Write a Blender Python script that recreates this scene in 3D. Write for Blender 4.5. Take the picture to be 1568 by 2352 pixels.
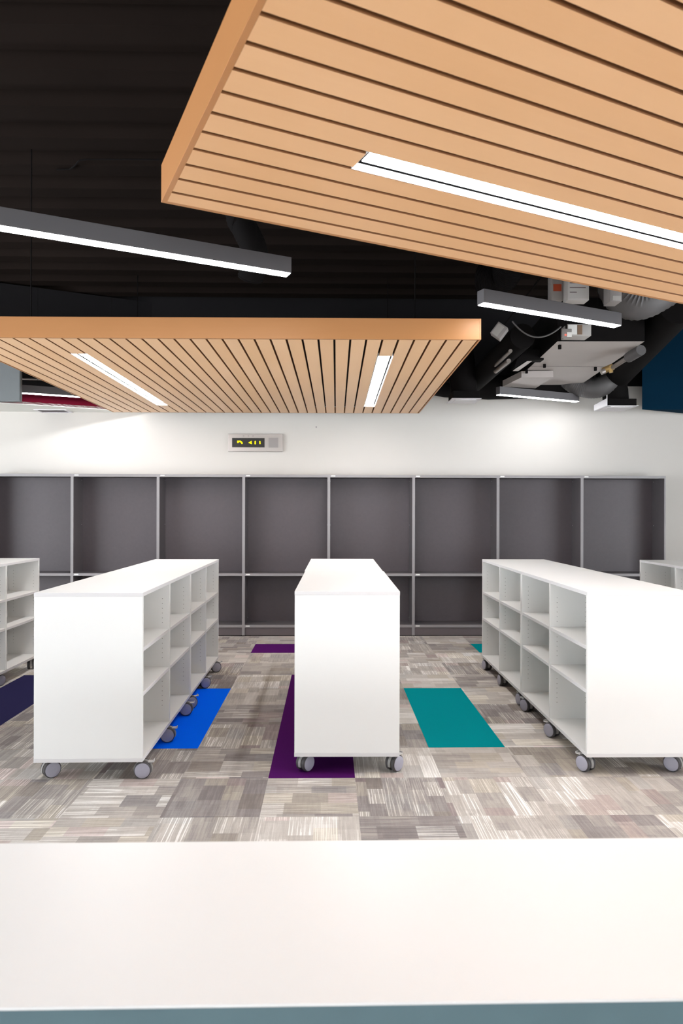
import bpy, bmesh, math, random
from mathutils import Vector, Matrix
random.seed(7)
S = bpy.context.scene
C = S.collection
for o in list(bpy.data.objects):
    bpy.data.objects.remove(o)

# ------------------------------------------------------------------ camera
F = 1568.0            # focal length in pixels of the 1568x2352 frame (24 mm on a 36 mm tall frame)
CAMZ = 1.535
YAW, ROLL = 0.0188, 0.0025
right0 = Vector((math.cos(YAW), -math.sin(YAW), 0))
fwd = Vector((math.sin(YAW), math.cos(YAW), 0))
up0 = Vector((0, 0, 1))
cam = bpy.data.cameras.new('camera')
camo = bpy.data.objects.new('camera', cam)
C.objects.link(camo)
rx = (right0 + ROLL * up0).normalized()
ux = (up0 - ROLL * right0).normalized()
m = Matrix((rx, ux, -fwd)).transposed().to_4x4()
m.translation = (0, 0, CAMZ)
camo.matrix_world = m
cam.sensor_fit = 'VERTICAL'
cam.sensor_height = 36.0
cam.sensor_width = 24.0
cam.lens = 24.0
cam.clip_start = 0.05
cam.dof.use_dof = True
cam.dof.focus_distance = 4.9
cam.dof.aperture_fstop = 4.0
S.camera = camo

# ------------------------------------------------------------------ world, exposure
S.view_settings.view_transform = 'Standard'
S.view_settings.look = 'None'
S.view_settings.exposure = 1.38
S.view_settings.gamma = 1.0
S.view_settings.use_curve_mapping = False
W = bpy.data.worlds.new('daylight')
S.world = W
W.use_nodes = True
bg = W.node_tree.nodes['Background']
bg.inputs[0].default_value = (0.90, 0.95, 1.0, 1)
bg.inputs[1].default_value = 5.0
LENS_W = 17.0          # strength of the linear lamps
LENS_R = 21.0          # strength of the lamps recessed in the wood panels

# ------------------------------------------------------------------ measuring helpers (camera frame -> world)
def ray(px, py):
    u, v = px - 784.0, py - 1176.0
    u0, v0 = u + ROLL * v, v - ROLL * u
    return fwd + right0 * (u0 / F) - up0 * (v0 / F)
def PD(px, py, D):                      # a point at distance D in front of the camera
    return Vector((0, 0, CAMZ)) + ray(px, py) * D
def PZ(px, py, z):                      # a point on the level plane z
    r = ray(px, py)
    return Vector((0, 0, CAMZ)) + r * ((z - CAMZ) / r.z)
def PY(px, py, y):                      # a point on the wall plane y
    r = ray(px, py)
    return Vector((0, 0, CAMZ)) + r * (y / r.y)
def CW(xc, D):
    p = right0 * xc + fwd * D
    return Vector((p.x, p.y, 0))

# ------------------------------------------------------------------ materials
def new_mat(name):
    mt = bpy.data.materials.new(name)
    mt.use_nodes = True
    nt = mt.node_tree
    return mt, nt, nt.nodes['Principled BSDF']
def plain(name, col, rough=0.5, metal=0.0, var=0.05, scale=12.0, bump=0.0, stretch=(1, 1, 1), spec=0.5):
    mt, nt, b = new_mat(name)
    tc = nt.nodes.new('ShaderNodeTexCoord')
    mp = nt.nodes.new('ShaderNodeMapping')
    mp.inputs['Scale'].default_value = stretch
    nz = nt.nodes.new('ShaderNodeTexNoise')
    nz.inputs['Scale'].default_value = scale
    nz.inputs['Detail'].default_value = 4
    rp = nt.nodes.new('ShaderNodeMapRange')
    rp.inputs['To Min'].default_value = 1 - var
    rp.inputs['To Max'].default_value = 1 + var
    mx = nt.nodes.new('ShaderNodeVectorMath')
    mx.operation = 'SCALE'
    mx.inputs[0].default_value = col
    nt.links.new(tc.outputs['Object'], mp.inputs[0])
    nt.links.new(mp.outputs[0], nz.inputs['Vector'])
    nt.links.new(nz.outputs[0], rp.inputs[0])
    nt.links.new(rp.outputs[0], mx.inputs['Scale'])
    nt.links.new(mx.outputs[0], b.inputs['Base Color'])
    b.inputs['Roughness'].default_value = rough
    b.inputs['Metallic'].default_value = metal
    b.inputs['Specular IOR Level'].default_value = spec
    if bump:
        bp = nt.nodes.new('ShaderNodeBump')
        bp.inputs['Strength'].default_value = bump
        bp.inputs['Distance'].default_value = 0.002
        nt.links.new(nz.outputs[0], bp.inputs['Height'])
        nt.links.new(bp.outputs[0], b.inputs['Normal'])
    return mt
def emit(name, col, s):
    mt, nt, b = new_mat(name)
    b.inputs['Base Color'].default_value = (*col, 1)
    b.inputs['Emission Color'].default_value = (*col, 1)
    b.inputs['Specular IOR Level'].default_value = 0.1
    b.inputs['Emission Strength'].default_value = s
    return mt

M = {}
M['white'] = plain('white_laminate', (0.77, 0.765, 0.745), 0.42, var=0.012, scale=3)
M['edge'] = plain('white_edge_band', (0.65, 0.635, 0.635), 0.45, var=0.01)
M['hole'] = plain('peg_hole_dark', (0.12, 0.11, 0.10), 0.8)
M['counter'] = plain('counter_laminate', (0.86, 0.86, 0.85), 0.4, var=0.01, scale=2)
M['blue_grey'] = plain('blue_grey_laminate', (0.11, 0.18, 0.205), 0.5, var=0.12, scale=9)
M['wall'] = plain('wall_paint', (0.62, 0.59, 0.55), 0.85, var=0.015, scale=2, bump=0.05)
M['wall_dark'] = plain('dark_wall_paint', (0.012, 0.011, 0.012), 0.9, spec=0.2)
M['soffit'] = plain('soffit_paint', (0.74, 0.74, 0.70), 0.85, var=0.01)
M['red'] = plain('crimson_paint', (0.055, 0.0015, 0.007), 0.9, var=0.04, spec=0.05)
M['navy_fascia'] = plain('deep_blue_paint', (0.002, 0.020, 0.042), 0.9, var=0.05, spec=0.05)
M['deck'] = plain('black_roof_deck', (0.013, 0.009, 0.0075), 0.9, var=0.25, scale=1.2, spec=0.05)
M['duct_black'] = plain('black_duct', (0.007, 0.006, 0.006), 0.85, var=0.2, scale=4, spec=0.08)
M['duct_grey'] = plain('grey_duct', (0.46, 0.42, 0.40), 0.6, var=0.06, scale=4)
M['duct_flex'] = plain('flexible_duct', (0.09, 0.085, 0.085), 0.55, var=0.12, scale=5)
M['bulk'] = plain('grey_panel_paint', (0.155, 0.17, 0.175), 0.6, var=0.05)
M['housing'] = plain('lamp_housing', (0.12, 0.115, 0.12), 0.45, var=0.04)
M['trough'] = plain('lamp_trough_white', (0.85, 0.85, 0.85), 0.4, var=0.01)
M['grey_back'] = plain('dark_grey_laminate', (0.085, 0.070, 0.078), 0.5, var=0.10, scale=30)
M['grey_side'] = plain('grey_side_laminate', (0.095, 0.085, 0.09), 0.5, var=0.06)
M['grey_edge'] = plain('light_grey_edge', (0.27, 0.255, 0.26), 0.45, var=0.05, scale=20)
M['grey_kick'] = plain('grey_kickboard', (0.115, 0.095, 0.10), 0.6, var=0.06)
M['sticker'] = plain('white_sticker', (0.85, 0.85, 0.82), 0.5, var=0.01)
M['screw'] = plain('screw_metal', (0.45, 0.45, 0.45), 0.35, metal=0.6)
M['tread'] = plain('grey_rubber', (0.055, 0.05, 0.052), 0.6)
M['cap'] = plain('caster_cap_grey', (0.34, 0.33, 0.39), 0.45, var=0.05, scale=60)
M['hood'] = plain('caster_hood_grey', (0.30, 0.29, 0.28), 0.45)
M['plastic_l'] = plain('light_plastic', (0.55, 0.54, 0.53), 0.5)
M['steel'] = plain('brushed_steel', (0.42, 0.39, 0.37), 0.38, metal=0.9, var=0.08, scale=6, stretch=(1, 1, 30))
M['black'] = plain('black_display', (0.006, 0.006, 0.005), 0.3)
M['void'] = plain('lamp_recess_black', (0.003, 0.003, 0.003), 1.0, spec=0.0)
M['led'] = emit('led_yellow', (1.0, 0.85, 0.0), 0.42)
M['led_red'] = emit('led_red', (1.0, 0.05, 0.03), 1.5)
M['grille'] = plain('speaker_grille', (0.30, 0.275, 0.265), 0.6, var=0.15, scale=300)
M['lens'] = emit('lamp_lens', (0.97, 0.98, 1.0), LENS_W)
M['lens_r'] = emit('recessed_lamp_lens', (0.98, 0.98, 1.0), LENS_R)
M['paper'] = plain('printed_label', (0.42, 0.40, 0.38), 0.7, var=0.05)
M['ink'] = plain('label_ink', (0.08, 0.05, 0.05), 0.7)
M['box_grey'] = plain('junction_box_grey', (0.28, 0.26, 0.25), 0.5)
M['orange'] = plain('orange_label', (0.40, 0.06, 0.02), 0.6)
M['brass'] = plain('brass_fitting', (0.45, 0.30, 0.12), 0.35, metal=0.8)
M['pipe'] = plain('grey_pipe', (0.25, 0.22, 0.20), 0.4, metal=0.4)
M['diff'] = plain('diffuser_white', (0.72, 0.70, 0.72), 0.5, var=0.01)
M['frame'] = plain('window_frame_grey', (0.3, 0.3, 0.3), 0.5)
M['kraft'] = plain('tan_paper', (0.22, 0.14, 0.09), 0.7)

def wood(name, cols, pitch, phase, along_x=True):
    # maple veneer, grain running along the boards, every board a slightly different tone
    mt, nt, b = new_mat(name)
    N, L = nt.nodes, nt.links
    tc = N.new('ShaderNodeTexCoord')
    sp = N.new('ShaderNodeSeparateXYZ')
    L.new(tc.outputs['Object'], sp.inputs[0])
    ad = N.new('ShaderNodeMath'); ad.operation = 'SUBTRACT'; ad.inputs[1].default_value = phase
    dv = N.new('ShaderNodeMath'); dv.operation = 'DIVIDE'; dv.inputs[1].default_value = pitch
    fl = N.new('ShaderNodeMath'); fl.operation = 'FLOOR'
    L.new(sp.outputs['Y' if along_x else 'X'], ad.inputs[0])
    L.new(ad.outputs[0], dv.inputs[0]); L.new(dv.outputs[0], fl.inputs[0])
    wn = N.new('ShaderNodeTexWhiteNoise'); wn.noise_dimensions = '1D'
    L.new(fl.outputs[0], wn.inputs['W'])
    mp = N.new('ShaderNodeMapping')
    mp.inputs['Scale'].default_value = (0.8, 14, 14) if along_x else (14, 0.8, 14)
    L.new(tc.outputs['Object'], mp.inputs[0])
    nz = N.new('ShaderNodeTexNoise'); nz.inputs['Scale'].default_value = 3; nz.inputs['Detail'].default_value = 5
    nz.noise_dimensions = '4D'
    L.new(mp.outputs[0], nz.inputs['Vector'])
    mw = N.new('ShaderNodeMath'); mw.operation = 'MULTIPLY'; mw.inputs[1].default_value = 30
    L.new(wn.outputs['Value'], mw.inputs[0]); L.new(mw.outputs[0], nz.inputs['W'])
    big = N.new('ShaderNodeTexNoise'); big.inputs['Scale'].default_value = 1.6; big.inputs['Detail'].default_value = 2
    L.new(tc.outputs['Object'], big.inputs['Vector'])
    a1 = N.new('ShaderNodeMath'); a1.operation = 'MULTIPLY_ADD'; a1.inputs[1].default_value = 0.45
    L.new(wn.outputs['Value'], a1.inputs[0])
    a2 = N.new('ShaderNodeMath'); a2.operation = 'MULTIPLY'; a2.inputs[1].default_value = 0.22
    L.new(nz.outputs[0], a2.inputs[0]); L.new(a2.outputs[0], a1.inputs[2])
    a3 = N.new('ShaderNodeMath'); a3.operation = 'MULTIPLY_ADD'; a3.inputs[1].default_value = 0.3
    L.new(big.outputs[0], a3.inputs[0]); L.new(a1.outputs[0], a3.inputs[2])
    cr = N.new('ShaderNodeValToRGB')
    cr.color_ramp.elements[0].color = (*cols[0], 1); cr.color_ramp.elements[0].position = 0.15
    cr.color_ramp.elements[1].color = (*cols[1], 1); cr.color_ramp.elements[1].position = 0.85
    L.new(a3.outputs[0], cr.inputs[0]); L.new(cr.outputs[0], b.inputs['Base Color'])
    b.inputs['Roughness'].default_value = 0.42
    return mt
WC = ((0.78, 0.435, 0.205), (0.87, 0.53, 0.285))
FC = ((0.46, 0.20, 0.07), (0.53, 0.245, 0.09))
M['wood1'] = wood('maple_slats_diagonal', WC, 0.1141, 0, True)
M['wood2'] = wood('maple_slats_rear', ((0.84, 0.52, 0.27), (0.92, 0.61, 0.36)), 0.1118, 0, False)  # same maple in a lighter colour, standing in for missing bounce light
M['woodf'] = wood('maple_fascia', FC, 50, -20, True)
M['slat_gap_shade'] = plain('maple_edge_gap_shade', (0.30, 0.125, 0.045), 0.6, var=0.08)  # slat sides coloured darker to paint in the shade of the gaps
M['woodgap'] = plain('dark_backing', (0.03, 0.018, 0.012), 0.9)

# carpet: half metre modules, each turned one way or the other, with woven streaks
GX0, GY0 = 0.0, 0.0     # set below
def carpet_mat():
    mt, nt, b = new_mat('woven_plank_carpet')
    N, L = nt.nodes, nt.links
    def math_(op, a=None, bb=None, c=None):
        n = N.new('ShaderNodeMath'); n.operation = op
        for i, v in enumerate((a, bb, c)):
            if v is None: continue
            if isinstance(v, (int, float)): n.inputs[i].default_value = v
            else: L.new(v, n.inputs[i])
        return n.outputs[0]
    def comb(x, y, z=0.0):
        n = N.new('ShaderNodeCombineXYZ')
        for i, v in enumerate((x, y, z)):
            if isinstance(v, (int, float)): n.inputs[i].default_value = v
            else: L.new(v, n.inputs[i])
        return n.outputs[0]
    def mixf(f, a, bb):
        n = N.new('ShaderNodeMix'); n.data_type = 'FLOAT'
        for i, v in ((0, f), (2, a), (3, bb)):
            if isinstance(v, (int, float)): n.inputs[i].default_value = v
            else: L.new(v, n.inputs[i])
        return n.outputs[0]
    def white(v, dim='3D'):
        n = N.new('ShaderNodeTexWhiteNoise'); n.noise_dimensions = dim
        L.new(v, n.inputs['Vector']); return n.outputs['Value']
    def noise(v, sc, det=2, rough=0.5):
        n = N.new('ShaderNodeTexNoise'); n.inputs['Scale'].default_value = sc
        n.inputs['Detail'].default_value = det; n.inputs['Roughness'].default_value = rough
        L.new(v, n.inputs['Vector']); return n.outputs[0]
    tc = N.new('ShaderNodeTexCoord')
    sp = N.new('ShaderNodeSeparateXYZ'); L.new(tc.outputs['Object'], sp.inputs[0])
    gx = math_('DIVIDE', sp.outputs['X'], 0.5); gy = math_('DIVIDE', sp.outputs['Y'], 0.5)
    cx = math_('FLOOR', gx); cy = math_('FLOOR', gy)
    fx = math_('FRACT', gx); fy = math_('FRACT', gy)
    tile = white(comb(cx, cy, 1.3)); tone = white(comb(cx, cy, 7.7)); t3 = white(comb(cx, cy, 13.1))
    turn = math_('GREATER_THAN', tile, 0.48)
    u = mixf(turn, fx, fy)          # across the streaks
    v = mixf(turn, fy, fx)          # along the streaks
    seed = math_('MULTIPLY', tile, 91.0)
    # blocks: strips of unequal width, cut into lengths
    bu = math_('FLOOR', math_('MULTIPLY', math_('ADD', u, math_('MULTIPLY', noise(comb(u, seed, 3.0), 3.0, 0), 0.35)), 4.2))
    wob = white(comb(bu, seed, 5.0))
    bv = math_('FLOOR', math_('MULTIPLY', math_('ADD', v, wob), 2.6))
    blk = white(comb(bu, bv, seed))
    bu2 = math_('FLOOR', math_('MULTIPLY', u, 11.0))
    bv2 = math_('FLOOR', math_('MULTIPLY', math_('ADD', v, white(comb(bu2, seed, 2.0))), 3.3))
    blk2 = white(comb(bu2, bv2, math_('ADD', seed, 4.0)))
    # fine streaks
    st = noise(comb(math_('MULTIPLY', u, 42.0), math_('MULTIPLY', v, 2.2), seed), 1.0, 3, 0.65)
    st2 = noise(comb(math_('MULTIPLY', u, 3.0), math_('MULTIPLY', v, 30.0), math_('ADD', seed, 9.0)), 1.0, 2, 0.6)
    line = math_('GREATER_THAN', noise(comb(math_('MULTIPLY', u, 85.0), math_('MULTIPLY', v, 1.2), math_('ADD', seed, 3.0)), 1.0, 1), 0.57)
    pile = noise(tc.outputs['Object'], 260.0, 3, 0.7)
    s = math_('MULTIPLY', tone, 0.40)
    s = math_('MULTIPLY_ADD', blk, 0.24, s)
    s = math_('MULTIPLY_ADD', blk2, 0.08, s)
    s = math_('MULTIPLY_ADD', st, 0.42, s)
    s = math_('MULTIPLY_ADD', st2, 0.10, s)
    amp = math_('MULTIPLY', math_('GREATER_THAN', t3, 0.30), 0.42)
    s = math_('MULTIPLY_ADD', math_('MULTIPLY', line, blk), amp, s)
    s = math_('MULTIPLY_ADD', pile, 0.34, s)
    s = math_('SUBTRACT', s, 0.32)
    cr = N.new('ShaderNodeValToRGB')
    e = cr.color_ramp.elements
    e[0].position = 0.12; e[0].color = (0.20, 0.175, 0.17, 1)
    e[1].position = 0.95; e[1].color = (0.84, 0.81, 0.77, 1)
    for p, c in ((0.28, (0.28, 0.25, 0.24)), (0.48, (0.43, 0.39, 0.35)), (0.68, (0.57, 0.53, 0.485))):
        n = e.new(p); n.color = (*c, 1)
    L.new(s, cr.inputs[0])
    # some strips lean towards heather, some towards stone
    hue = N.new('ShaderNodeMix'); hue.data_type = 'RGBA'; hue.blend_type = 'MULTIPLY'
    tintr = N.new('ShaderNodeValToRGB'); tintr.color_ramp.interpolation = 'CONSTANT'
    te = tintr.color_ramp.elements
    te[0].color = (1, 1, 1, 1); te[1].position = 0.62; te[1].color = (1.0, 0.98, 0.92, 1)
    n = te.new(0.80); n.color = (1.0, 0.92, 0.93, 1); n = te.new(0.88); n.color = (0.95, 0.97, 0.99, 1)
    L.new(white(comb(bu, bv, math_('ADD', seed, 20.0))), tintr.inputs[0])
    hue.inputs[0].default_value = 1.0
    L.new(cr.outputs[0], hue.inputs[6]); L.new(tintr.outputs[0], hue.inputs[7])
    L.new(hue.outputs[2], b.inputs['Base Color'])
    b.inputs['Roughness'].default_value = 0.95
    b.inputs['Specular IOR Level'].default_value = 0.15
    bp = N.new('ShaderNodeBump'); bp.inputs['Strength'].default_value = 0.5; bp.inputs['Distance'].default_value = 0.003
    L.new(pile, bp.inputs['Height']); L.new(bp.outputs[0], b.inputs['Normal'])
    return mt
M['carpet'] = carpet_mat()
def pile_mat(name, col):
    mt = plain(name, col, 0.95, var=0.18, scale=260, bump=0.5, spec=0.03)
    return mt
M['t_teal'] = pile_mat('teal_carpet', (0.0, 0.25, 0.275))
M['t_blue'] = pile_mat('bright_blue_carpet', (0.0, 0.14, 0.98))
M['t_purple'] = pile_mat('purple_carpet', (0.075, 0.008, 0.105))
M['t_navy'] = pile_mat('navy_carpet', (0.026, 0.024, 0.078))

# ------------------------------------------------------------------ mesh helpers
class MB:
    """collects shapes with material slots and links them as ONE mesh object"""
    def __init__(s):
        s.bm = bmesh.new(); s.mats = []
    def mi(s, mat):
        if mat not in s.mats: s.mats.append(mat)
        return s.mats.index(mat)
    def _fin(s, geom_faces, mat):
        i = s.mi(mat)
        for f in geom_faces: f.material_index = i
    def box(s, lo, hi, mat, bev=0.0, M4=None, edge=None):
        t = bmesh.new()
        bmesh.ops.create_cube(t, size=1)
        for v in t.verts:
            v.co = Vector([(lo[k] + hi[k]) / 2 + v.co[k] * (hi[k] - lo[k]) for k in range(3)])
        if bev: bmesh.ops.bevel(t, geom=t.edges[:], offset=bev, segments=2, affect='EDGES', profile=0.5)
        s._merge(t, mat, M4, False, edge)
    def _merge(s, t, mat, M4=None, smooth=False, edge=None):
        if M4 is not None: bmesh.ops.transform(t, matrix=M4, verts=t.verts)
        i = s.mi(mat)
        t.normal_update()
        for f in t.faces:
            f.material_index = s.mi(edge) if edge and abs(f.normal.z) < 0.6 else i; f.smooth = smooth
        me = bpy.data.meshes.new('tmp'); t.to_mesh(me); t.free()
        s.bm.from_mesh(me); bpy.data.meshes.remove(me)
    def tube(s, pts, r, mat, seg=12, caps=True):
        t = bmesh.new(); rings = []
        pts = [Vector(p) for p in pts]
        n = len(pts); prev = None
        for i, p in enumerate(pts):
            d = (pts[min(i + 1, n - 1)] - pts[max(i - 1, 0)]).normalized()
            if prev is None:
                a = Vector((0, 0, 1)) if abs(d.z) < 0.9 else Vector((1, 0, 0))
                x = d.cross(a).normalized()
            else:
                x = (prev - d * prev.dot(d)).normalized()
            prev = x; y = d.cross(x)
            rr = r[i] if isinstance(r, (list, tuple)) else r
            rings.append([t.verts.new(p + x * rr * math.cos(2 * math.pi * k / seg) + y * rr * math.sin(2 * math.pi * k / seg)) for k in range(seg)])
        for a, b2 in zip(rings, rings[1:]):
            for k in range(seg):
                t.faces.new((a[k], a[(k + 1) % seg], b2[(k + 1) % seg], b2[k]))
        if caps:
            t.faces.new(rings[0][::-1]); t.faces.new(rings[-1])
        bmesh.ops.recalc_face_normals(t, faces=t.faces)
        s._merge(t, mat, None, True)
    def lathe(s, prof, mat, axis='X', seg=32, M4=None, smooth=True):
        t = bmesh.new(); rings = []
        for (a, r) in prof:
            ring = []
            for k in range(seg):
                c, q = math.cos(2 * math.pi * k / seg) * r, math.sin(2 * math.pi * k / seg) * r
                ring.append(t.verts.new((a, c, q) if axis == 'X' else ((c, a, q) if axis == 'Y' else (c, q, a))))
            rings.append(ring)
        for a, b2 in zip(rings, rings[1:]):
            for k in range(seg):
                t.faces.new((a[k], a[(k + 1) % seg], b2[(k + 1) % seg], b2[k]))
        t.faces.new(rings[0][::-1]); t.faces.new(rings[-1])
        bmesh.ops.recalc_face_normals(t, faces=t.faces)
        s._merge(t, mat, M4, smooth)
    def poly(s, pts, h0, h1, mat, axis=2, M4=None, edge=None):
        """a 2-D outline extruded along an axis"""
        t = bmesh.new()
        def mk(p, h):
            q = list(p); q.insert(axis, h); return t.verts.new(q)
        a = [mk(p, h0) for p in pts]; b2 = [mk(p, h1) for p in pts]
        t.faces.new(a[::-1]); t.faces.new(b2)
        for k in range(len(pts)):
            t.faces.new((a[k], a[(k + 1) % len(pts)], b2[(k + 1) % len(pts)], b2[k]))
        bmesh.ops.recalc_face_normals(t, faces=t.faces)
        s._merge(t, mat, M4, False, edge)
    def build(s, name, parent=None, sharp=35):
        me = bpy.data.meshes.new(name); s.bm.to_mesh(me); s.bm.free()
        for mt in s.mats: me.materials.append(mt)
        if any(p.use_smooth for p in me.polygons):
            me.set_sharp_from_angle(angle=math.radians(sharp))
        o = bpy.data.objects.new(name, me); C.objects.link(o)
        if parent: o.parent = parent
        return o
def tag(o, label=None, cat=None, group=None, kind=None):
    if label: o['label'] = label
    if cat: o['category'] = cat
    if group: o['group'] = group
    if kind: o['kind'] = kind
    return o
def empty(name, loc, rz=0.0, label=None, cat=None, group=None):
    o = bpy.data.objects.new(name, None); C.objects.link(o)
    o.location = loc; o.rotation_euler = (0, 0, rz); o.empty_display_size = 0.1
    return tag(o, label, cat, group)
def kids(o): return [c for c in bpy.data.objects if c.parent == o]
def copy_tree(o, parent=None):
    c = o.copy(); C.objects.link(c)
    if parent: c.parent = parent
    for ch in kids(o): copy_tree(ch, c)
    return c

# ------------------------------------------------------------------ the room
XL, XR, YB, YF, ZC = -7.5, 7.5, 8.76, -5.5, 4.3
p0 = PZ(616, 1787, 0)                        # a corner of the purple carpet module
GX0, GY0 = p0.x, 3.94
b = MB(); b.box((XL - GX0, YF - GY0, -0.1), (XR - GX0, YB - GY0 + 0.2, 0), M['carpet'])
o = b.build('floor'); o.location = (GX0, GY0, 0); tag(o, kind='structure')

b = MB(); b.box((XL, YB, 0), (XR, YB + 0.15, 3.17), M['wall']); b.box((XL, YB, 3.17), (XR, YB + 0.15, ZC), M['wall_dark'])
tag(b.build('wall_back'), kind='structure')
b = MB(); b.box((XL - 0.15, YF, 0), (XL, YB + 0.15, 0.35), M['wall']); b.box((XL - 0.15, YF, 2.9), (XL, YB + 0.15, ZC), M['wall_dark'])
b.box((XL - 0.15, YF, 0.35), (XL, -2.5, 2.9), M['wall']); b.box((XL - 0.15, 6.5, 0.35), (XL, YB + 0.15, 2.9), M['wall'])
tag(b.build('wall_left'), kind='structure')
b = MB(); b.box((XR, YF, 0), (XR + 0.15, YB + 0.15, 0.35), M['wall']); b.box((XR, YF, 2.9), (XR + 0.15, YB + 0.15, ZC), M['wall_dark'])
b.box((XR, YF, 0.35), (XR + 0.15, -1.0, 2.9), M['wall']); b.box((XR, 5.0, 0.35), (XR + 0.15, YB + 0.15, 2.9), M['wall'])
tag(b.build('wall_right'), kind='structure')
b = MB()  # unseen glazing on the right, added to bring fill light onto the shelves
for k in range(5):
    y = -1.0 + 1.5 * k
    b.box((XR + 0.03, y - 0.03, 0.35), (XR + 0.12, y + 0.03, 2.9), M['frame'])
b.box((XR + 0.03, -1.0, 0.35), (XR + 0.12, 5.0, 0.41), M['frame']); b.box((XR + 0.03, -1.0, 2.84), (XR + 0.12, 5.0, 2.9), M['frame'])
tag(b.build('fill_window_3'), kind='structure')
# unseen wall behind the photographer, glazing added to let fill daylight in
b = MB()
b.box((XL, YF - 0.15, 0), (XR, YF, 0.35), M['wall']); b.box((XL, YF - 0.15, 3.0), (XR, YF, ZC), M['wall_dark'])
b.box((XL, YF - 0.15, 0.35), (-3.0, YF, 3.0), M['wall']); b.box((3.0, YF - 0.15, 0.35), (XR, YF, 3.0), M['wall']); b.box((-3.0, YF - 0.15, 1.75), (3.0, YF, 3.0), M['wall'])
tag(b.build('wall_front'), kind='structure')
b = MB()
for k in range(5):
    x = -3.0 + 1.5 * k
    b.box((x - 0.03, YF - 0.12, 0.35), (x + 0.03, YF - 0.03, 1.75), M['frame'])
b.box((-3.0, YF - 0.12, 0.35), (3.0, YF - 0.03, 0.41), M['frame']); b.box((-3.0, YF - 0.12, 1.69), (3.0, YF - 0.03, 1.75), M['frame'])
tag(b.build('fill_window_1'), kind='structure')
b = MB()  # unseen glazing on the left, added for more fill daylight
for k in range(7):
    y = -2.5 + 1.5 * k
    b.box((XL - 0.12, y - 0.03, 0.35), (XL - 0.03, y + 0.03, 2.9), M['frame'])
b.box((XL - 0.12, -2.5, 0.35), (XL - 0.03, 6.5, 0.41), M['frame']); b.box((XL - 0.12, -2.5, 2.84), (XL - 0.03, 6.5, 2.9), M['frame'])
tag(b.build('fill_window_2'), kind='structure')
# corrugated black roof deck
b = MB(); b.box((XL, YF, ZC), (XR, YB + 0.15, ZC + 0.1), M['deck'])
y = YF
while y < YB - 0.2:
    b.poly([(y, ZC), (y + 0.05, ZC - 0.08), (y + 0.21, ZC - 0.08), (y + 0.26, ZC)], XL, XR, M['deck'], axis=0)
    y += 0.385
tag(b.build('ceiling'), kind='structure')

# dropped soffit with its crimson face, and the deep blue bulkhead on the right
A = Vector((math.cos(math.radians(25.6)) , math.sin(math.radians(25.6)), 0))   # direction of the diagonal grid, camera frame
def ang_world(deg):                        # camera-frame angle above the camera's right axis -> world angle
    return math.radians(deg) - YAW
ANG = ang_world(25.6)
AD = Vector((math.cos(ANG), math.sin(ANG), 0))
BN = Vector((-math.sin(ANG), math.cos(ANG), 0))
ZS = 2.80
s0 = CW(-3.98, 7.97)
t = (YB - s0.y) / AD.y
se = s0 + AD * t                            # where it meets the back wall
sl = s0 - AD * 3.0
b = MB(); b.poly([(sl.x, sl.y), (se.x, se.y), (XL + 0.02, YB), (XL + 0.02, sl.y)], ZS, ZS + 0.03, M['soffit'])
tag(b.build('trim_1'), kind='structure')
b = MB()
b.poly([(sl.x, sl.y), (se.x, se.y), (se.x + BN.x * 0.04, se.y), (sl.x + BN.x * 0.04, sl.y + BN.y * 0.04)], ZS + 0.003, 3.03, M['red'])
b.poly([(sl.x, sl.y), (se.x, se.y), (se.x + BN.x * 0.04, se.y), (sl.x + BN.x * 0.04, sl.y + BN.y * 0.04)], 3.03, ZC - 0.1, M['wall_dark'])
tag(b.build('trim_2'), kind='structure')
q0 = PD(1474, 940, 8.33); q0.z = 0
q1 = q0 + AD * ((YB - q0.y) / AD.y)
b = MB()
b.poly([(q0.x, q0.y), (q1.x, q1.y), (XR - 0.02, YB), (XR - 0.02, q0.y)], 2.795, ZC - 0.1, M['navy_fascia'])
tag(b.build('trim_3'), kind='structure')

# ------------------------------------------------------------------ coloured carpet modules
def module(name_col, x0, y0, nx, ny, mat, label):
    b = MB()
    b.box((0, 0, 0), (0.5 * nx, 0.5 * ny, 0.001), mat, 0.0004)
    o = b.build('carpet_tile'); o.location = (GX0 + 0.5 * x0, GY0 + 0.5 * y0, 0.0)
    tag(o, label, 'carpet tile')
module('purple', 0, 0, 1, 5, M['t_purple'], 'purple carpet inlay under the white bookcase in the middle')
module('teal', 2, 1, 1, 3, M['t_teal'], 'large teal carpet inlay in the aisle right of the middle bookcase')
module('blue', -2, 1, 1, 3, M['t_blue'], 'bright blue carpet inlay beside the castors of the left bookcase')
module('navy', -5, 1, 1, 4, M['t_navy'], 'dark navy carpet inlay at the left edge, behind the left bookcase')
module('purple', -1, 7, 1, 1, M['t_purple'], 'short purple carpet inlay in front of the grey wall shelving')
module('teal', 4, 7, 1, 1, M['t_teal'], 'small far teal carpet inlay, mostly hidden by the right bookcase')

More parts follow.
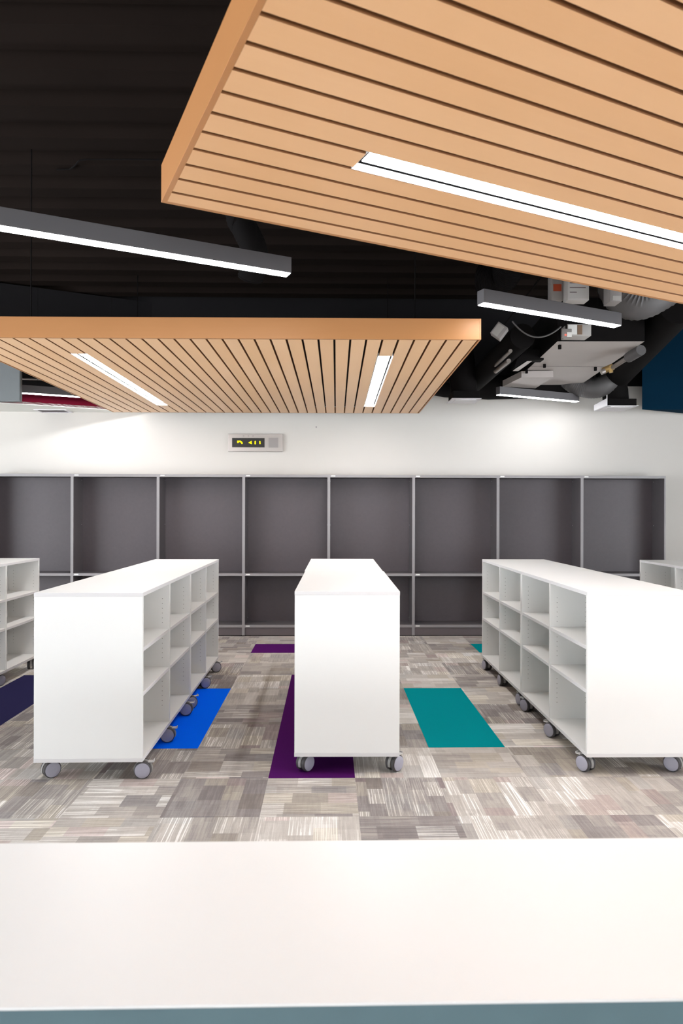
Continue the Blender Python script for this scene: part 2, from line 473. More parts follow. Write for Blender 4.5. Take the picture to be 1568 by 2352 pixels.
# ------------------------------------------------------------------ mobile bookcases
UW, UL, UZ0, UZ1, TH = 0.612, 1.374, 0.113, 1.074, 0.022
SH = (0.757, 0.502)
def make_caster():
    b = MB()
    b.box((-0.03, -0.03, 0.108), (0.03, 0.03, 0.113), M['screw'])
    b.tube([(0, 0, 0.09), (0, 0, 0.109)], 0.012, M['screw'], 12)
    # hood: a half ring between the wheels
    pts = []
    for k in range(15):
        a = math.radians(-20 + 220 * k / 14); pts.append((0.028 + 0.053 * math.cos(a), 0.05 + 0.053 * math.sin(a)))
    pts += [(0.02 - 0.02, 0.03), (0.02 + 0.02, 0.03)]
    b.poly(pts, -0.009, 0.009, M['hood'], axis=0)
    c = b.build('caster')
    for s in (-1, 1):
        w = MB()
        x0, x1 = 0.011 * s, 0.035 * s
        w.lathe([(x0, 0.046), (x0 + 0.002 * s, 0.0488), (x1 - 0.006 * s, 0.0488), (x1 - 0.001 * s, 0.044), (x1 - 0.001 * s, 0.03)], M['tread'])
        ob = w.build('wheel', c); ob.location = (0, 0.028, 0.05)
        w = MB()
        w.lathe([(x1 - 0.004 * s, 0.0425), (x1, 0.0425), (x1 + 0.0015 * s, 0.040), (x1 + 0.003 * s, 0.02), (x1 + 0.0035 * s, 0.004)], M['cap'])
        ob = w.build('wheel_cap', c); ob.location = (0, 0.028, 0.05)
    w = MB()
    w.box((-0.016, 0.055, 0.088), (0.016, 0.088, 0.094), M['plastic_l'], 0.002, Matrix.Translation((0, 0, 0)))
    w.box((-0.016, 0.086, 0.088), (0.016, 0.090, 0.102), M['plastic_l'], 0.001)
    w.build('brake_lever', c)
    return c
def make_unit():
    root = empty('mobile_bookcase', (0, 0, 0))
    b = MB(); b.box((-UW / 2, 0, UZ1 - TH), (UW / 2, UL, UZ1), M['white'], 0.0012, None, M['edge']); b.build('top_panel', root)
    b = MB(); b.box((-UW / 2, 0, UZ0), (UW / 2, UL, UZ0 + TH), M['white'], 0.0012, None, M['edge']); b.build('bottom_panel', root)
    def holes(b, yf, ny):
        for s in (-1, 1):
            for dx in (0.05, 0.245):
                for z0, n in ((0.955, 6), (0.69, 5), (0.405, 6)):
                    for k in range(n):
                        z = z0 - 0.032 * k; x = s * (UW / 2 - dx)
                        b.lathe([(yf, 0.0024), (yf + ny * 0.0004, 0.0024)], M['hole'], 'Y', 6, Matrix.Translation((x, 0, z)), False)
    for y0, ny in ((0, 1), (UL - TH, -1)):
        b = MB(); b.box((-UW / 2 + 0.001, y0 + 0.0005, UZ0 + TH), (UW / 2 - 0.001, y0 + TH - 0.0005, UZ1 - TH), M['white'], 0.001)
        holes(b, y0 + TH if ny > 0 else y0, ny)
        b.build('end_panel', root)
    ym = UL / 2
    b = MB(); b.box((-UW / 2 + 0.002, ym - TH / 2, UZ0 + TH), (UW / 2 - 0.002, ym + TH / 2, UZ1 - TH), M['white'], 0.001)
    holes(b, ym - TH / 2, -1); holes(b, ym + TH / 2, 1)
    b.build('divider', root)
    b = MB()
    b.box((-0.006, TH, UZ0 + TH), (0.006, ym - TH / 2, UZ1 - TH), M['white']); b.box((-0.006, ym + TH / 2, UZ0 + TH), (0.006, UL - TH, UZ1 - TH), M['white'])
    b.build('back_panel', root)
    for (ya, yb) in ((TH, ym - TH / 2), (ym + TH / 2, UL - TH)):
        for s in (-1, 1):
            for z in SH:
                b = MB(); x0, x1 = sorted((s * 0.0065, s * (UW / 2 - 0.004)))
                b.box((x0, ya + 0.0006, z - TH), (x1, yb - 0.0006, z), M['white'], 0.0012, None, M['edge'])
                b.build('shelf', root)
    return root
caster = make_caster()
unit = make_unit()
spots = [(sx * (UW / 2 - 0.042), y) for y in (0.070, UL / 2, UL - 0.09) for sx in (-1, 1)]
def place_unit(loc, rz, label, swivel):
    u = place_unit.first if place_unit.first else copy_tree(unit)
    place_unit.first = None
    u.location = loc; u.rotation_euler = (0, 0, rz); u['label'] = label; u['category'] = 'bookcase'
    u['group'] = 'white mobile bookcases'
    for i, (x, y) in enumerate(spots):
        if not place_unit.cast: place_unit.cast = caster; c = caster
        else: c = copy_tree(caster, None)
        c.parent = u; c.location = (x, y, 0); c.rotation_euler = (0, 0, math.radians(swivel[i]))
    return u
place_unit.first = None; place_unit.cast = None
def pair(xc, D, vp, la, lb, sw1, sw2, dx=0.0):
    """two bookcases end to end; (xc, D) is the middle of the front edge in the camera frame"""
    th = math.atan((vp - 784) / F) + YAW
    base = CW(xc, D)
    d = Vector((math.sin(th), math.cos(th), 0)); r = Vector((math.cos(th), -math.sin(th), 0))
    place_unit(base, -th, la, sw1)
    place_unit(base + d * (UL + 0.004) + r * dx, -th, lb, sw2)
template_children = None
sw = lambda a, n=20: [a + random.uniform(-n, n) for _ in range(6)]
# caster angle: 0 has the wheel discs facing left/right, -90 faces the camera
pair(-1.431, 3.865, 748, 'white wheeled bookcase standing front left, bare end panel towards the counter',
     'white wheeled bookcase directly behind the front left one, blue inlay beside its front castors',
     [-50, -85, -70, -85, -60, -85], [-60, -60, -70, -58, -60, -64])
pair(0.035, 3.965, 772, 'white wheeled bookcase in the middle standing over the purple inlay, seen end on',
     'white wheeled bookcase hidden behind the middle one, only its top showing',
     [-40, -44, 20, 40, 10, -15], sw(0, 40), -0.006)
pair(1.428 + 0.306, 3.97, 759, 'white wheeled bookcase standing front right, open shelves facing the aisle',
     'white wheeled bookcase behind the front right one, near the grey shelving',
     [30, 42, 30, 20, 25, -20], [12, 20, 6, 10, 12, 5])
pair(-2.966 - 0.306 + 0.045, 6.71 - 2 * UL, 757, 'white wheeled bookcase at the far left, cut by the frame, nearer one of its pair',
     'white wheeled bookcase at the left edge, far end visible beside grey shelving', [0, 10, 20, -10, 5, 30], [0, -30, 30, 155, 10, 20])
pair(3.008 + 0.306 - 0.045, 6.68 - 2 * UL, 757, 'white wheeled bookcase at the far right, nearer one, hidden behind the front right pair',
     'white wheeled bookcase at the right edge, top corner showing past the shelving end', sw(20, 30), sw(30, 30))
# the pattern pieces themselves are used as the last copy's source only
for ch in kids(unit): bpy.data.objects.remove(ch)
bpy.data.objects.remove(unit)

# ------------------------------------------------------------------ grey wall shelving
SY, SDEP = 8.43, 0.33
bounds = [PY(x, 1280, SY).x for x in (165, 362, 558, 753.5, 946.5, 1140, 1334, 1528)]
pitch = (bounds[-1] - bounds[0]) / 7
XE = bounds[-1]
PT = 0.017
ZT, ZM, ZB_ = 1.994, 0.776, 0.141
def make_bay():
    r = empty('wall_bookcase', (0, 0, 0))
    w = pitch - 0.0002
    def edged(name, lo, hi, body, front=True):
        b = MB(); b.box((lo[0], lo[1] + 0.003, lo[2]), hi, body)
        b.box(lo, (hi[0], lo[1] + 0.003, hi[2]), M['grey_edge']); return b.build(name, r)
    for x0 in (0.0, w - PT):
        edged('side_panel', (x0, 0, 0.012), (x0 + PT, SDEP, ZT), M['grey_side'])
    def stick(b, z):
        b.box((PT + 0.012, -0.0012, z), (PT + 0.062, 0, z + 0.012), M['sticker'])
    for nm, zt in (('top_panel', ZT), ('shelf', ZM), ('bottom_panel', ZB_)):
        b = MB(); b.box((PT, 0.003, zt - 0.032), (w - PT, SDEP - 0.01, zt), M['grey_side'])
        b.box((PT, 0, zt - 0.032), (w - PT, 0.003, zt), M['grey_edge'])
        b.build(nm, r)
        s = MB(); stick(s, zt - 0.020); s.build('sticker', r)
    b = MB(); b.box((PT, SDEP - 0.012, 0.012), (w - PT, SDEP - 0.002, ZT - 0.032), M['grey_back']); b.build('back_panel', r)
    b = MB(); b.box((PT, 0.01, 0.012), (w - PT, 0.026, ZB_ - 0.032), M['grey_kick']); b.box((PT, 0.02, 0), (w - PT, 0.04, 0.013), M['black']); b.build('kickboard', r)
    for x, s in ((PT, 1), (w - PT, -1)):
        b = MB()
        for z in (1.93, 1.37, 0.70, 0.19):
            b.lathe([(x, 0.006), (x + s * 0.003, 0.005)], M['screw'], 'X', 8, Matrix.Translation((0, SDEP - 0.05, z)), False)
        b.build('connector', r)
    return r
bay = make_bay()
desc = ['left end of the run', 'second from the left edge', 'third from the left, above the left white bookcase',
        'behind the gap left of the middle bookcase', 'directly behind the middle white bookcase', 'right of the middle bookcase, above the teal inlay aisle',
        'above the front right white bookcase', 'last one before the bare wall on the right']
for i in range(8):
    o = bay if i == 0 else copy_tree(bay)
    o.location = (XE - pitch * (8 - i), SY, 0)
    tag(o, 'tall dark grey wall bookcase bay, ' + desc[i], 'bookcase', 'grey bookcase bays along the wall')
for ob in [o for o in bpy.data.objects if o.name.startswith('sticker')]:
    pass

# ------------------------------------------------------------------ foreground counter
cz = 0.72
yf_, yn_ = PZ(784, 1930, cz).y, PZ(784, 2304, cz).y
c = empty('counter', (0.0, yn_, 0), 0.004, 'white counter top across the foreground with a blue-grey panel below', 'counter')
dep = yf_ - yn_
b = MB(); b.box((-1.5, 0, cz - 0.006), (1.5, dep, cz), M['counter'], 0.002); b.build('worktop', c)
b = MB(); b.box((-1.49, 0.006, 0.0), (1.49, 0.026, cz - 0.006), M['blue_grey']); b.build('front_panel', c)
b = MB(); b.box((-1.49, dep - 0.03, 0.0), (1.49, dep - 0.01, cz - 0.006), M['blue_grey']); b.build('rear_panel', c)
for x in (-1.49, 1.47):
    b = MB(); b.box((x, 0.026, 0.0), (x + 0.02, dep - 0.03, cz - 0.006), M['blue_grey']); b.build('end_panel', c)

# ------------------------------------------------------------------ slatted wood ceiling panels
ZP = 2.74
FH = 0.146
def slat_run(b, L0, L1, k0, k1, pitch_, gap, mat, axis, slots):
    """slats k0..k1-1; axis 0: run along x, axis 1: run along y; slots {k: (a, b)} stretches cut out for a lamp"""
    for k in range(k0, k1):
        u0 = pitch_ * k + gap / 2; u1 = pitch_ * (k + 1) - gap / 2
        segs = [(L0, L1)]
        if k in slots:
            a, c_ = slots[k]; segs = [(L0, a), (c_, L1)]
        for (a, c_) in segs:
            if c_ - a < 0.01: continue
            if axis == 0: b.box((a, u0, 0), (c_, u1, 0.03), mat, 0, None, M['slat_gap_shade'])
            else: b.box((u0, a, 0), (u1, c_, 0.03), mat, 0, None, M['slat_gap_shade'])
def recessed(loc, rz, length, width, label, axis):
    """recessed linear lamp: white trough (opening at z=0) with a bright lens up inside"""
    r = empty('recessed_light', loc, rz, label, 'light', 'lamps recessed in the wood panels')
    def bx(b, a, c_, u0, u1, z0, z1, mt):
        if axis == 0: b.box((a, u0, z0), (c_, u1, z1), mt)
        else: b.box((u0, a, z0), (u1, c_, z1), mt)
    b = MB(); t = 0.002; hw = width / 2
    for z0, z1, mt in ((0.001, 0.026, M['trough']), (0.026, 0.06, M['void'])):
        bx(b, 0, length, -hw, -hw + t, z0, z1, mt); bx(b, 0, length, hw - t, hw, z0, z1, mt)
        bx(b, 0, t, -hw + t, hw - t, z0, z1, mt); bx(b, length - t, length, -hw + t, hw - t, z0, z1, mt)
    bx(b, t, length - t, -hw + t, hw - t, 0.055, 0.06, M['void'])
    b.build('housing', r)
    b = MB(); bx(b, 0.035, length - 0.035, -hw + 0.016, hw - 0.016, 0.028, 0.031, M['lens_r']); b.build('lens', r)
    return r
def rods(b, pts, z0, z1):
    for (x, y) in pts: b.tube([(x, y, z0), (x, y, z1)], 0.005, M['duct_black'], 6)

# large diagonal panel: corner towards the back left, local x along the slats, local y across
P1 = 0.1141
corner = PZ(370, 465, ZP)
K1 = 33; LEN1 = 4.6
# local frame: origin at the corner, x = AD, y = BN; panel covers x 0..LEN1, y -K*P1 .. 0
y_first = -0.105
r1 = empty('slatted_ceiling_panel', (corner.x, corner.y, ZP), ANG, 'large diagonal slatted maple ceiling panel overhead, upper right', 'ceiling panel')
lo = -(K1 * P1) - 0.105
# lamp slot
ls = PZ(822, 372, ZP) - corner
lx, ly = ls.dot(AD), ls.dot(BN)
kslot = math.floor((ly - y_first) / P1)
b = MB()
LL = 3.1
bw = MB()
slots = {kslot: (lx, lx + LL)}
for k in range(-K1, 0):
    pass
tmp = MB()
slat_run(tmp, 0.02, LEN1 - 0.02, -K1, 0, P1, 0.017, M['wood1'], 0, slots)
tmp.box((0.02, P1 * 0 + 0.0085, 0), (LEN1 - 0.02, 0.105 - 0.02, 0.03), M['wood1'], 0, None, M['slat_gap_shade'])
ob = tmp.build('slats', r1); ob.location = (0, y_first, 0)
b = MB(); b.box((0.02, lo + 0.02, 0.075), (LEN1 - 0.02, -0.02, 0.085), M['woodgap']); b.build('backing', r1)
b = MB()
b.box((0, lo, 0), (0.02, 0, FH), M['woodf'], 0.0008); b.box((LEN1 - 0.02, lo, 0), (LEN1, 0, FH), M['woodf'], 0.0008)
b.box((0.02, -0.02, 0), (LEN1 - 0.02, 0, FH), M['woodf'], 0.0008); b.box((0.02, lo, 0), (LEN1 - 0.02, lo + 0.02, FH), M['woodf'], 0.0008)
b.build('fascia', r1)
b = MB(); rods(b, [(0.5, -0.5), (LEN1 - 0.5, -0.5), (0.5, lo + 0.5), (LEN1 - 0.5, lo + 0.5)], 0.08, ZC - ZP); b.build('suspension_rod', r1)
yc = y_first + P1 * (kslot + 0.5)
lp = corner + AD * lx + BN * yc
recessed((lp.x, lp.y, ZP), ANG, LL, P1 + 0.0125, 'long recessed linear lamp glowing in the big diagonal wood panel', 0)

# rear panel, slats running towards the back wall
P2 = 0.1118
th2 = math.atan((772 - 784) / F) + YAW
fr = PZ(1099, 780, ZP)                         # front right corner
dd = PZ(958, 949, ZP) - fr
LEN2 = dd.length
rw = Vector((math.cos(th2), -math.sin(th2), 0))
K2 = 33
r2 = empty('slatted_ceiling_panel', (fr.x, fr.y, ZP), -th2, 'slatted maple ceiling panel near the back wall with two recessed lamps', 'ceiling panel')
loc2 = lambda v: ((v - fr).dot(rw), (v - fr).dot(Vector((math.sin(th2), math.cos(th2), 0))))
la, lb = loc2(PZ(190, 813, ZP)), loc2(PZ(372, 931, ZP))
ra, rb = loc2(PZ(885, 818, ZP)), loc2(PZ(852, 934, ZP))
kl = math.floor(((la[0] + lb[0]) / 2) / P2); kr = math.floor(((ra[0] + rb[0]) / 2) / P2)
tmp = MB()
slots = {kl: (la[1], lb[1]), kr: (ra[1], rb[1])}
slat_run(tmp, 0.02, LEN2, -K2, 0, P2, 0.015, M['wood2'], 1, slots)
tmp.build('slats', r2)
b = MB(); b.box((-K2 * P2 + 0.02, 0.02, 0.075), (-0.02, LEN2 - 0.02, 0.085), M['woodgap']); b.build('backing', r2)
b = MB()
X0 = -K2 * P2 - 0.004
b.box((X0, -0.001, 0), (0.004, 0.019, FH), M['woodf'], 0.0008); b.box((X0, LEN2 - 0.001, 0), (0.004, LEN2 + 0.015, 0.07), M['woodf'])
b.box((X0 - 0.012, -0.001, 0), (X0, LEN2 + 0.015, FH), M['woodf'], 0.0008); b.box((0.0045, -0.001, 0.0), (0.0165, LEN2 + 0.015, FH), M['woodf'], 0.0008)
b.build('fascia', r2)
b = MB(); rods(b, [(-0.4, 0.4), (-K2 * P2 + 0.4, 0.4), (-0.4, LEN2 - 0.4), (-K2 * P2 + 0.4, LEN2 - 0.4)], 0.08, ZC - ZP); b.build('suspension_rod', r2)
for (k, a, c_, lab) in ((kl, la[1], lb[1], 'left recessed linear lamp in the rear wood panel'),
                        (kr, ra[1], rb[1], 'right recessed linear lamp in the rear wood panel, above the middle bookcase')):
    p = fr + rw * (P2 * (k + 0.5)) + Vector((math.sin(th2), math.cos(th2), 0)) * a
    recessed((p.x, p.y, ZP), -th2, c_ - a, P2 + 0.0125, lab, 1)

# ------------------------------------------------------------------ pendant linear lamps
ZL = 2.90
def pendant(p, ang, length, label, w=0.072, h=0.094, z=ZL, top=ZC - 0.005):
    r = empty('linear_pendant_light', (p.x, p.y, z), ang, label, 'light', 'black linear pendant lamps')
    b = MB()
    b.box((0, -w / 2, 0.004), (length, w / 2, h), M['housing'], 0.002)
    b.build('housing', r)
    b = MB(); b.box((0.006, -w / 2 + 0.003, 0), (length - 0.006, w / 2 - 0.003, 0.0045), M['lens']); b.build('lens', r)
    for x in (0.2, length - 0.2):
        b = MB(); b.tube([(x, 0, h), (x, 0, top - z)], 0.0012, M['duct_black'], 5); b.build('suspension_cable', r)
    return r
e = PZ(664, 633, ZL)
pendant(e - AD * 2.75, ANG, 2.75, 'long black pendant lamp at the left, in front of the rear wood panel')
pendant(PZ(1103, 699, ZL), ANG, 1.24, 'short black pendant lamp below the right edge of the diagonal panel')
pendant(PZ(1143, 907, ZL), ANG - 0.02, 1.20, 'farthest right pendant lamp, in front of the wall ducts', top=3.095)
pendant(PZ(43, 903, ZL), ANG - 0.03, 1.22, 'small pendant lamp at the far left against the crimson bulkhead')
# extra lamps of the same type, added out of view as fill light
for (x, y, n) in ((-3.6, -0.9, 'pendant lamp added as fill light overhead left of the photographer'), (1.3, -2.8, 'pendant lamp added as fill light behind the photographer'), (4.2, 0.8, 'pendant lamp added as fill light beyond the right edge over the aisle')):
    pendant(Vector((x, y, 0)), ANG, 2.44, 'black ' + n, w=0.09)

# ------------------------------------------------------------------ wall display
dc = PY(587, 1017.5, YB)
r = empty('digital_wall_clock', (dc.x, YB, dc.z), 0, 'brushed steel digital clock with yellow digits high on the wall', 'clock')
k = YB / F
W2, H2 = 62 * k, 20.3 * k
b = MB(); b.box((-W2, -0.035, -H2), (W2, -0.001, H2), M['steel'], 0.003); b.build('faceplate', r)
b = MB(); x0 = (534 - 587) * k; x1 = (608 - 587) * k; zt = (1017.5 - 1007) * k; zb = (1017.5 - 1028.2) * k
b.box((x0, -0.0375, zb), (x1, -0.0352, zt), M['black']); b.build('display', r)
def px_shape(pts):    # outline measured on the display, in its own plane
    return [(((480 + x / 7.127) - 587) * k, (1017.5 - (960 + y / 7.127)) * k) for x, y in pts]
digits = [[(468, 378), (520, 378), (540, 392), (555, 410), (555, 432), (538, 432), (530, 412), (515, 400), (492, 402), (488, 414), (470, 414)],
          [(655, 404), (675, 398), (692, 382), (706, 382), (697, 402), (705, 412), (705, 432), (690, 432), (682, 424), (655, 414)],
          [(752, 382), (770, 382), (770, 434), (750, 434)],
          [(826, 382), (843, 382), (848, 432), (828, 432)]]
for dg in digits:
    b = MB(); b.poly(px_shape(dg), -0.0385, -0.0372, M['led'], axis=1); b.build('digit', r)
b = MB(); b.box((30 * k, -0.0370, (1017.5 - 1028.5) * k), (52 * k, -0.0352, (1017.5 - 1006) * k), M['grille']); b.build('speaker_grille', r)
for xx in (560, 571, 581.5):
    b = MB(); b.box((xx * k - 587 * k - 0.008, -0.0375, 15.2 * k - 0.008), (xx * k - 587 * k + 0.010, -0.0352, 15.2 * k + 0.008), M['grille']); b.build('button', r)
# small fixing left in the wall
n = PY(726, 981, YB)
b = MB(); b.lathe([(-0.012, 0.006), (-0.010, 0.009), (0, 0.009)], M['grille'], 'Y', 10)
o = b.build('wall_plug'); o.location = n; tag(o, 'tiny dark wall plug in the white wall right of the clock', 'wall plug')

# ------------------------------------------------------------------ air vent in the soffit
vc = PZ(123, 943, ZS)
r = empty('soffit_vent', (vc.x, vc.y, ZS), 0, 'small dark slotted air vent in the white soffit at left', 'air vent')
b = MB(); 
for (a, c_, d, e2) in ((-0.2, -0.17, -0.12, 0.12), (0.17, 0.2, -0.12, 0.12), (-0.17, 0.17, -0.12, -0.10), (-0.17, 0.17, 0.10, 0.12)):
    b.box((a, d, -0.012), (c_, e2, 0), M['diff'])
b.build('frame', r)
b = MB(); b.box((-0.17, -0.10, -0.003), (0.17, 0.10, -0.0005), M['woodgap'])
for j in range(7): b.box((-0.17, -0.09 + j * 0.027, -0.010), (0.17, -0.085 + j * 0.027, -0.003), M['grey_kick'])
b.build('grille', r)

# ------------------------------------------------------------------ things in the open ceiling
# hanging grey bulkhead box, upper left
c0 = PD(47, 922, 7.1)
b = MB(); b.box((-1.6, 0, 0), (0, 0.05, 0.75), M['bulk'], 0.012)
o = b.build('hanging_baffle'); o.location = (c0.x, c0.y, c0.z); tag(o, 'smooth grey baffle board hanging at the far left', 'baffle')
b = MB(); b.box((-1.2, 0.015, 0.75), (-1.17, 0.035, ZC - c0.z), M['duct_black']); b.build('hanger', o)
# thin conduit above the far left lamp
b = MB(); a = PD(-60, 869, 8.0); b.tube([a, a + Vector((2.4, 0.02, -0.02))], 0.012, M['pipe'], 8)
tag(b.build('conduit'), 'thin grey conduit above the far left pendant lamp', 'conduit')
# big grey rectangular duct on the right
n0, n1 = PZ(1280, 784, 3.10), PZ(1480, 784, 3.10); f0, f1 = PZ(1173, 884, 3.10), PZ(1332, 884, 3.10)
b = MB()
ym = n0.y + (f0.y - n0.y) * 0.50
def lerp(p, q, y): s = (y - p.y) / (q.y - p.y); return p.x + (q.x - p.x) * s
b.poly([(n0.x, n0.y), (n1.x, n1.y), (lerp(n1, f1, ym), ym), (lerp(n0, f0, ym), ym)], 3.10, 3.50, M['duct_grey'], 2, None, M['duct_black'])
b.poly([(lerp(n0, f0, ym + 0.01), ym + 0.01), (lerp(n1, f1, ym + 0.01), ym + 0.01), (f1.x, f1.y), (f0.x, f0.y)], 3.10, 3.50, M['duct_grey'], 2, None, M['duct_black'])
b.poly([(n0.x + 0.02, n0.y + 0.02), (n1.x - 0.02, n1.y + 0.02), (f1.x - 0.02, f1.y - 0.02), (f0.x + 0.02, f0.y - 0.02)], 3.103, 3.495, M['duct_grey'])
dg = b.build('duct'); tag(dg, 'wide flat grey rectangular duct in the open ceiling at right', 'duct')
for j, (px, py) in enumerate(((1285, 792), (1209, 849), (1367, 843), (1250, 836))):
    q = PZ(px, py, 3.10); b = MB()
    b.box((q.x - 0.012, q.y - 0.012, 3.06), (q.x + 0.012, q.y + 0.012, 3.0995), M['duct_black']); b.build('bracket', dg)
b = MB(); b.box((n0.x + 0.3, n0.y + 0.3, 3.5), (n0.x + 0.33, n0.y + 0.33, ZC), M['duct_black']); b.build('hanger', dg)
a = [PZ(1197, 867, 3.02), PZ(1270, 866, 3.02), PZ(1229, 892, 3.02), PZ(1154, 888, 3.02)]
b = MB(); b.poly([(p.x, p.y) for p in a], 3.02, 3.09, M['duct_grey']); tag(b.build('duct'), 'short grey duct branch under the far end of the flat duct', 'duct')
# round black duct along the back wall
za = 3.02 + 0.12
xa, xb = PD(955, 900, 8.55).x, PD(1335, 900, 8.55).x
b = MB(); b.tube([(xa - 1.0, 8.5, 3.20), (xa, 8.5, 3.18), (1.45, 8.5, 3.12), (2.0, 8.5, 3.10), (2.6, 8.49, 3.11), (xb + 0.1, 8.46, 3.17)], [0.14, 0.14, 0.15, 0.155, 0.15, 0.14], M['duct_black'], 20)
tag(b.build('round_duct'), 'black round duct running along the top of the back wall', 'duct')
# flexible duct to the right diffuser
def flex(name, ctrl, r, mat, label, seg=20, n=60):
    pts = []; rad = []
    m_ = len(ctrl) - 1
    for i in range(n + 1):
        t_ = i / n * m_; k_ = min(int(t_), m_ - 1); f = t_ - k_
        P = [Vector(ctrl[max(0, min(m_, k_ + j))]) for j in (-1, 0, 1, 2)]
        p = 0.5 * ((2 * P[1]) + (P[2] - P[0]) * f + (2 * P[0] - 5 * P[1] + 4 * P[2] - P[3]) * f * f + (3 * P[1] - P[0] - 3 * P[2] + P[3]) * f ** 3)
        pts.append(p); rad.append(r * (1.0 if i % 2 else 0.965))
    b = MB(); b.tube(pts, rad, mat, seg); return tag(b.build(name), label, 'duct')
flex('flexible_duct', [PD(1300, 868, 8.40), PD(1335, 888, 8.35), PD(1380, 888, 8.22), PD(1425, 850, 8.2)], 0.125, M['duct_flex'], 'grey ribbed flexible duct bending beside the right ceiling diffuser')
flex('flexible_duct', [PD(1640, 590, 5.95), PD(1545, 650, 5.95), PD(1470, 690, 5.97), PD(1425, 670, 5.98), PD(1405, 600, 5.98)], 0.17, M['duct_flex'], 'fat grey flexible duct below the right end of the diagonal panel')
flex('flexible_duct', [PD(520, 160, 4.5), PD(545, 470, 4.6), PD(560, 520, 4.6), PD(585, 580, 4.6), PD(575, 640, 4.7)], 0.09, M['duct_black'], 'thin black flexible duct hanging behind the long left pendant lamp')
flex('flexible_duct', [PD(1100, 640, 6.5), PD(1150, 640, 6.4), PD(1180, 600, 6.2)], 0.14, M['duct_black'], 'black flexible duct above the short right pendant lamp')
# black ducts running back between the fixtures
def bar(name, p, q, w, mat, label, cat, seg=14):
    b = MB(); b.tube([p, q], w, mat, seg); return tag(b.build(name), label, cat)
bar('round_duct', PD(1560, 700, 6.0), PD(1415, 862, 8.3), 0.17, M['duct_black'], 'long black round duct right of the flat grey duct', 'duct', 20)
bar('round_duct', PD(1200, 772, 6.4), PD(1085, 880, 8.2), 0.12, M['duct_black'], 'long black round duct left of the flat grey duct', 'duct', 20)
bar('conduit', PD(1172, 806, 6.4), PD(1128, 848, 7.3), 0.018, M['pipe'], 'upper of two grey pipes beside the rear wood panel', 'pipe')
bar('conduit', PD(1168, 829, 6.6), PD(1138, 853, 7.2), 0.022, M['pipe'], 'lower of two grey pipes beside the rear wood panel', 'pipe')
bar('conduit', PD(1020, 868, 8.0), PD(1110, 870, 8.0), 0.05, M['duct_black'], 'horizontal black pipe above the left ceiling diffuser', 'pipe')
# diffusers
def diffuser(near_l, near_r, z, dpt, label, neck):
    p0, p1 = PZ(*near_l, z), PZ(*near_r, z)
    w = p1.x - p0.x
    r = empty('ceiling_diffuser', (p0.x, p0.y, z), 0, label, 'air diffuser', 'white square air diffusers')
    b = MB(); b.box((0, 0, 0), (w, dpt, 0.006), M['diff'], 0.001); b.box((0.05, 0.05, -0.008), (w - 0.05, dpt - 0.05, 0), M['diff'], 0.002); b.build('plate', r)
    b = MB(); b.box((0.015, 0.02, 0.006), (w - 0.015, dpt - 0.03, 0.09), M['duct_black'], 0.003); b.build('plenum_box', r)
    b = MB(); b.tube([(w * 0.5, dpt * 0.5, 0.085), (w * 0.48, dpt * 0.5, 0.2), (w * 0.40 + neck, dpt * 0.45, 0.36), (w * 0.3 + neck * 2, dpt * 0.4, 0.6)], [0.15, 0.15, 0.16, 0.16], M['duct_black'], 20); b.build('neck', r)
    return r, w
d1, w1 = diffuser((1396, 932), (1466, 932.5), 2.80, 0.43, 'white air diffuser on a black drop, below the dark duct at right', -0.03)
b = MB(); b.poly([(0.0, 0.003), (0.40, 0.003), (0.40, 0.07), (0.02, 0.09), (0.02, 0.13), (0.0, 0.13)], -0.012, -0.008, M['diff'], axis=0)
b.build('side_flange', d1)
d2, w2 = diffuser((1038, 915.3), (1107, 914.7), 2.80, 0.35, 'white air diffuser just right of the rear wood panel', 0.0)
# pipe with brass valve
r = empty('sprinkler_pipe', PD(1420, 835, 7.3), 0, 'short bright pipe ending in brass valves, beside the flat duct', 'pipe')
o0 = Vector(r.location)
b = MB(); b.tube([PD(1405, 845, 6.95) - o0, PD(1446, 819, 6.6) - o0], 0.022, M['pipe'], 12); b.tube([PD(1443, 821, 6.62) - o0, PD(1472, 804, 6.4) - o0], 0.05, M['duct_flex'], 12); b.build('pipe', r)
b = MB()
b.tube([PD(1384, 852, 7.0) - o0, PD(1408, 842, 6.95) - o0], 0.035, M['brass'], 12)
b.tube([PD(1401, 840, 6.95) - o0, PD(1403, 856, 6.95) - o0], 0.02, M['brass'], 10); b.tube([PD(1388, 852, 6.97) - o0, PD(1380, 855, 6.97) - o0], 0.028, M['pipe'], 10)
b.build('valve', r)
# equipment boxes with paper labels
def ebox(px0, py0, px1, py1, D, depth, label, mats, lines=0, parts=()):
    p0, p1 = PD(px0, py1, D), PD(px1, py0, D)
    r = empty('control_box', (p0.x, p0.y, p0.z), 0, label, 'control box', 'ceiling control boxes')
    w, h = p1.x - p0.x, p1.z - p0.z
    b = MB(); b.box((0, 0, 0), (w, depth, h), M['box_grey'] if mats != 'paper' else M['paper'], 0.004)
    b.tube([(w * 0.5, depth * 0.5, h), (w * 0.5, depth * 0.5, ZC - p0.z)], 0.008, M['duct_black'], 6)
    b.build('housing', r)
    if lines:
        b = MB(); b.box((w * 0.06, -0.0015, h * 0.06), (w * 0.94, 0, h * 0.94), M['paper']); b.build('paper_label', r)
        b = MB()
        for j in range(lines):
            zz = h * (0.86 - 0.75 * j / lines); b.box((w * 0.1, -0.0025, zz), (w * random.uniform(0.4, 0.85), -0.0015, zz + h * 0.03), M['ink'])
        b.build('print_lines', r)
    for (x0, z0, x1, z1, mt, nm) in parts:
        b = MB(); b.box((w * x0, -0.004, h * z0), (w * x1, -0.0005, h * z1), M[mt]); b.build(nm, r)
    return r
ebox(1303, 632, 1353, 689, 5.7, 0.12, 'white label-covered control box under the diagonal panel edge', 'paper', 4)
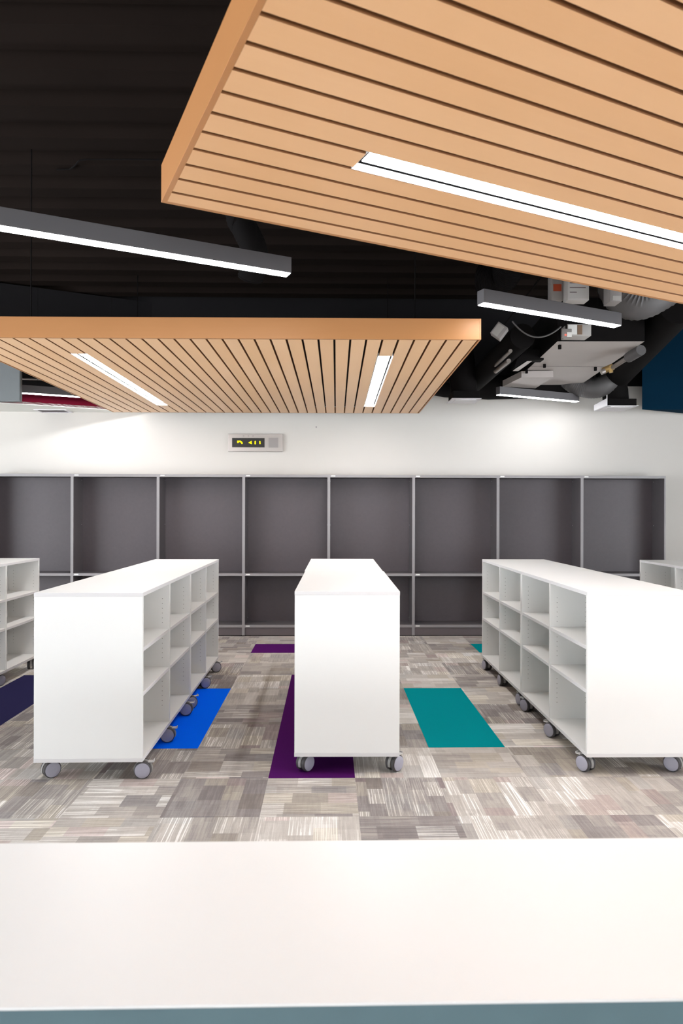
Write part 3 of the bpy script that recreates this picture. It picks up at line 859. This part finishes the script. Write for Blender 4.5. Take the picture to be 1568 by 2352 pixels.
ebox(1266, 630, 1293, 690, 5.8, 0.10, 'grey control box with an orange sticker beside the white box', 'grey', 0, ((0.15, 0.35, 0.85, 0.62, 'orange', 'sticker'),))
ebox(1401, 650, 1428, 692, 5.6, 0.14, 'small grey box hanging right of the white box', 'grey', 0, ((0.2, 0.05, 0.9, 0.3, 'paper', 'paper_label'),))
ebox(1302, 744, 1358, 771, 6.0, 0.16, 'wide label-covered box below the short right pendant lamp', 'paper', 0, ((0.03, 0.1, 0.4, 0.9, 'sticker', 'paper_label'), (0.42, 0.1, 0.62, 0.9, 'kraft', 'tan_patch')))
ebox(1290, 755, 1313, 775, 5.95, 0.03, 'tiny sensor box with a red light in front of the wide box', 'grey', 0, ((0.5, 0.05, 0.98, 0.6, 'sticker', 'paper_label'), (0.30, 0.22, 0.42, 0.36, 'led_red', 'indicator')))
r = ebox(1125, 733, 1152, 764, 6.0, 0.10, 'slanted grey controller with printed labels left of the hanging cable', 'grey', 0, ((0.1, 0.05, 0.7, 0.9, 'paper', 'paper_label'),))
r.rotation_euler = (0, math.radians(38), math.radians(-18))
r = empty('light_bracket', PD(1210, 825, 6.9), 0, 'black bracket with pale inner edge below the flat duct', 'bracket')
o0 = Vector(r.location)
b = MB(); b.poly([(-0.13, -0.09), (0.0, -0.005), (0.17, -0.005), (0.17, 0.10), (0.0, 0.10), (-0.10, 0.0)], 0, 0.12, M['duct_black'], axis=1); b.build('body', r)
b = MB(); b.poly([(-0.12, -0.10), (0.0, -0.02), (0.05, -0.02), (-0.06, -0.10)], -0.002, 0.10, M['duct_grey'], axis=1); b.build('inner_plate', r)
# drooping cable
pts = []
for i in range(25):
    t_ = i / 24; pts.append(PD(1176 + 112 * t_, 738 + 12 * t_ + 4 * 33 * t_ * (1 - t_) * (1 - 0.15 * t_), 5.95))
b = MB(); b.tube(pts, 0.007, M['duct_flex'], 8)
tag(b.build('cable'), 'grey cable drooping between two control boxes in the open ceiling', 'cable')
# thin conduit in the dark deck, upper left
pts = [PZ(x, y, 4.205) for x, y in ((130, 390), (160, 389), (172, 380), (182, 368), (200, 366), (300, 366), (372, 367))]
b = MB(); b.tube(pts, 0.006, M['duct_black'], 8); tag(b.build('conduit'), 'thin bent conduit barely visible in the dark ceiling, upper left', 'conduit')
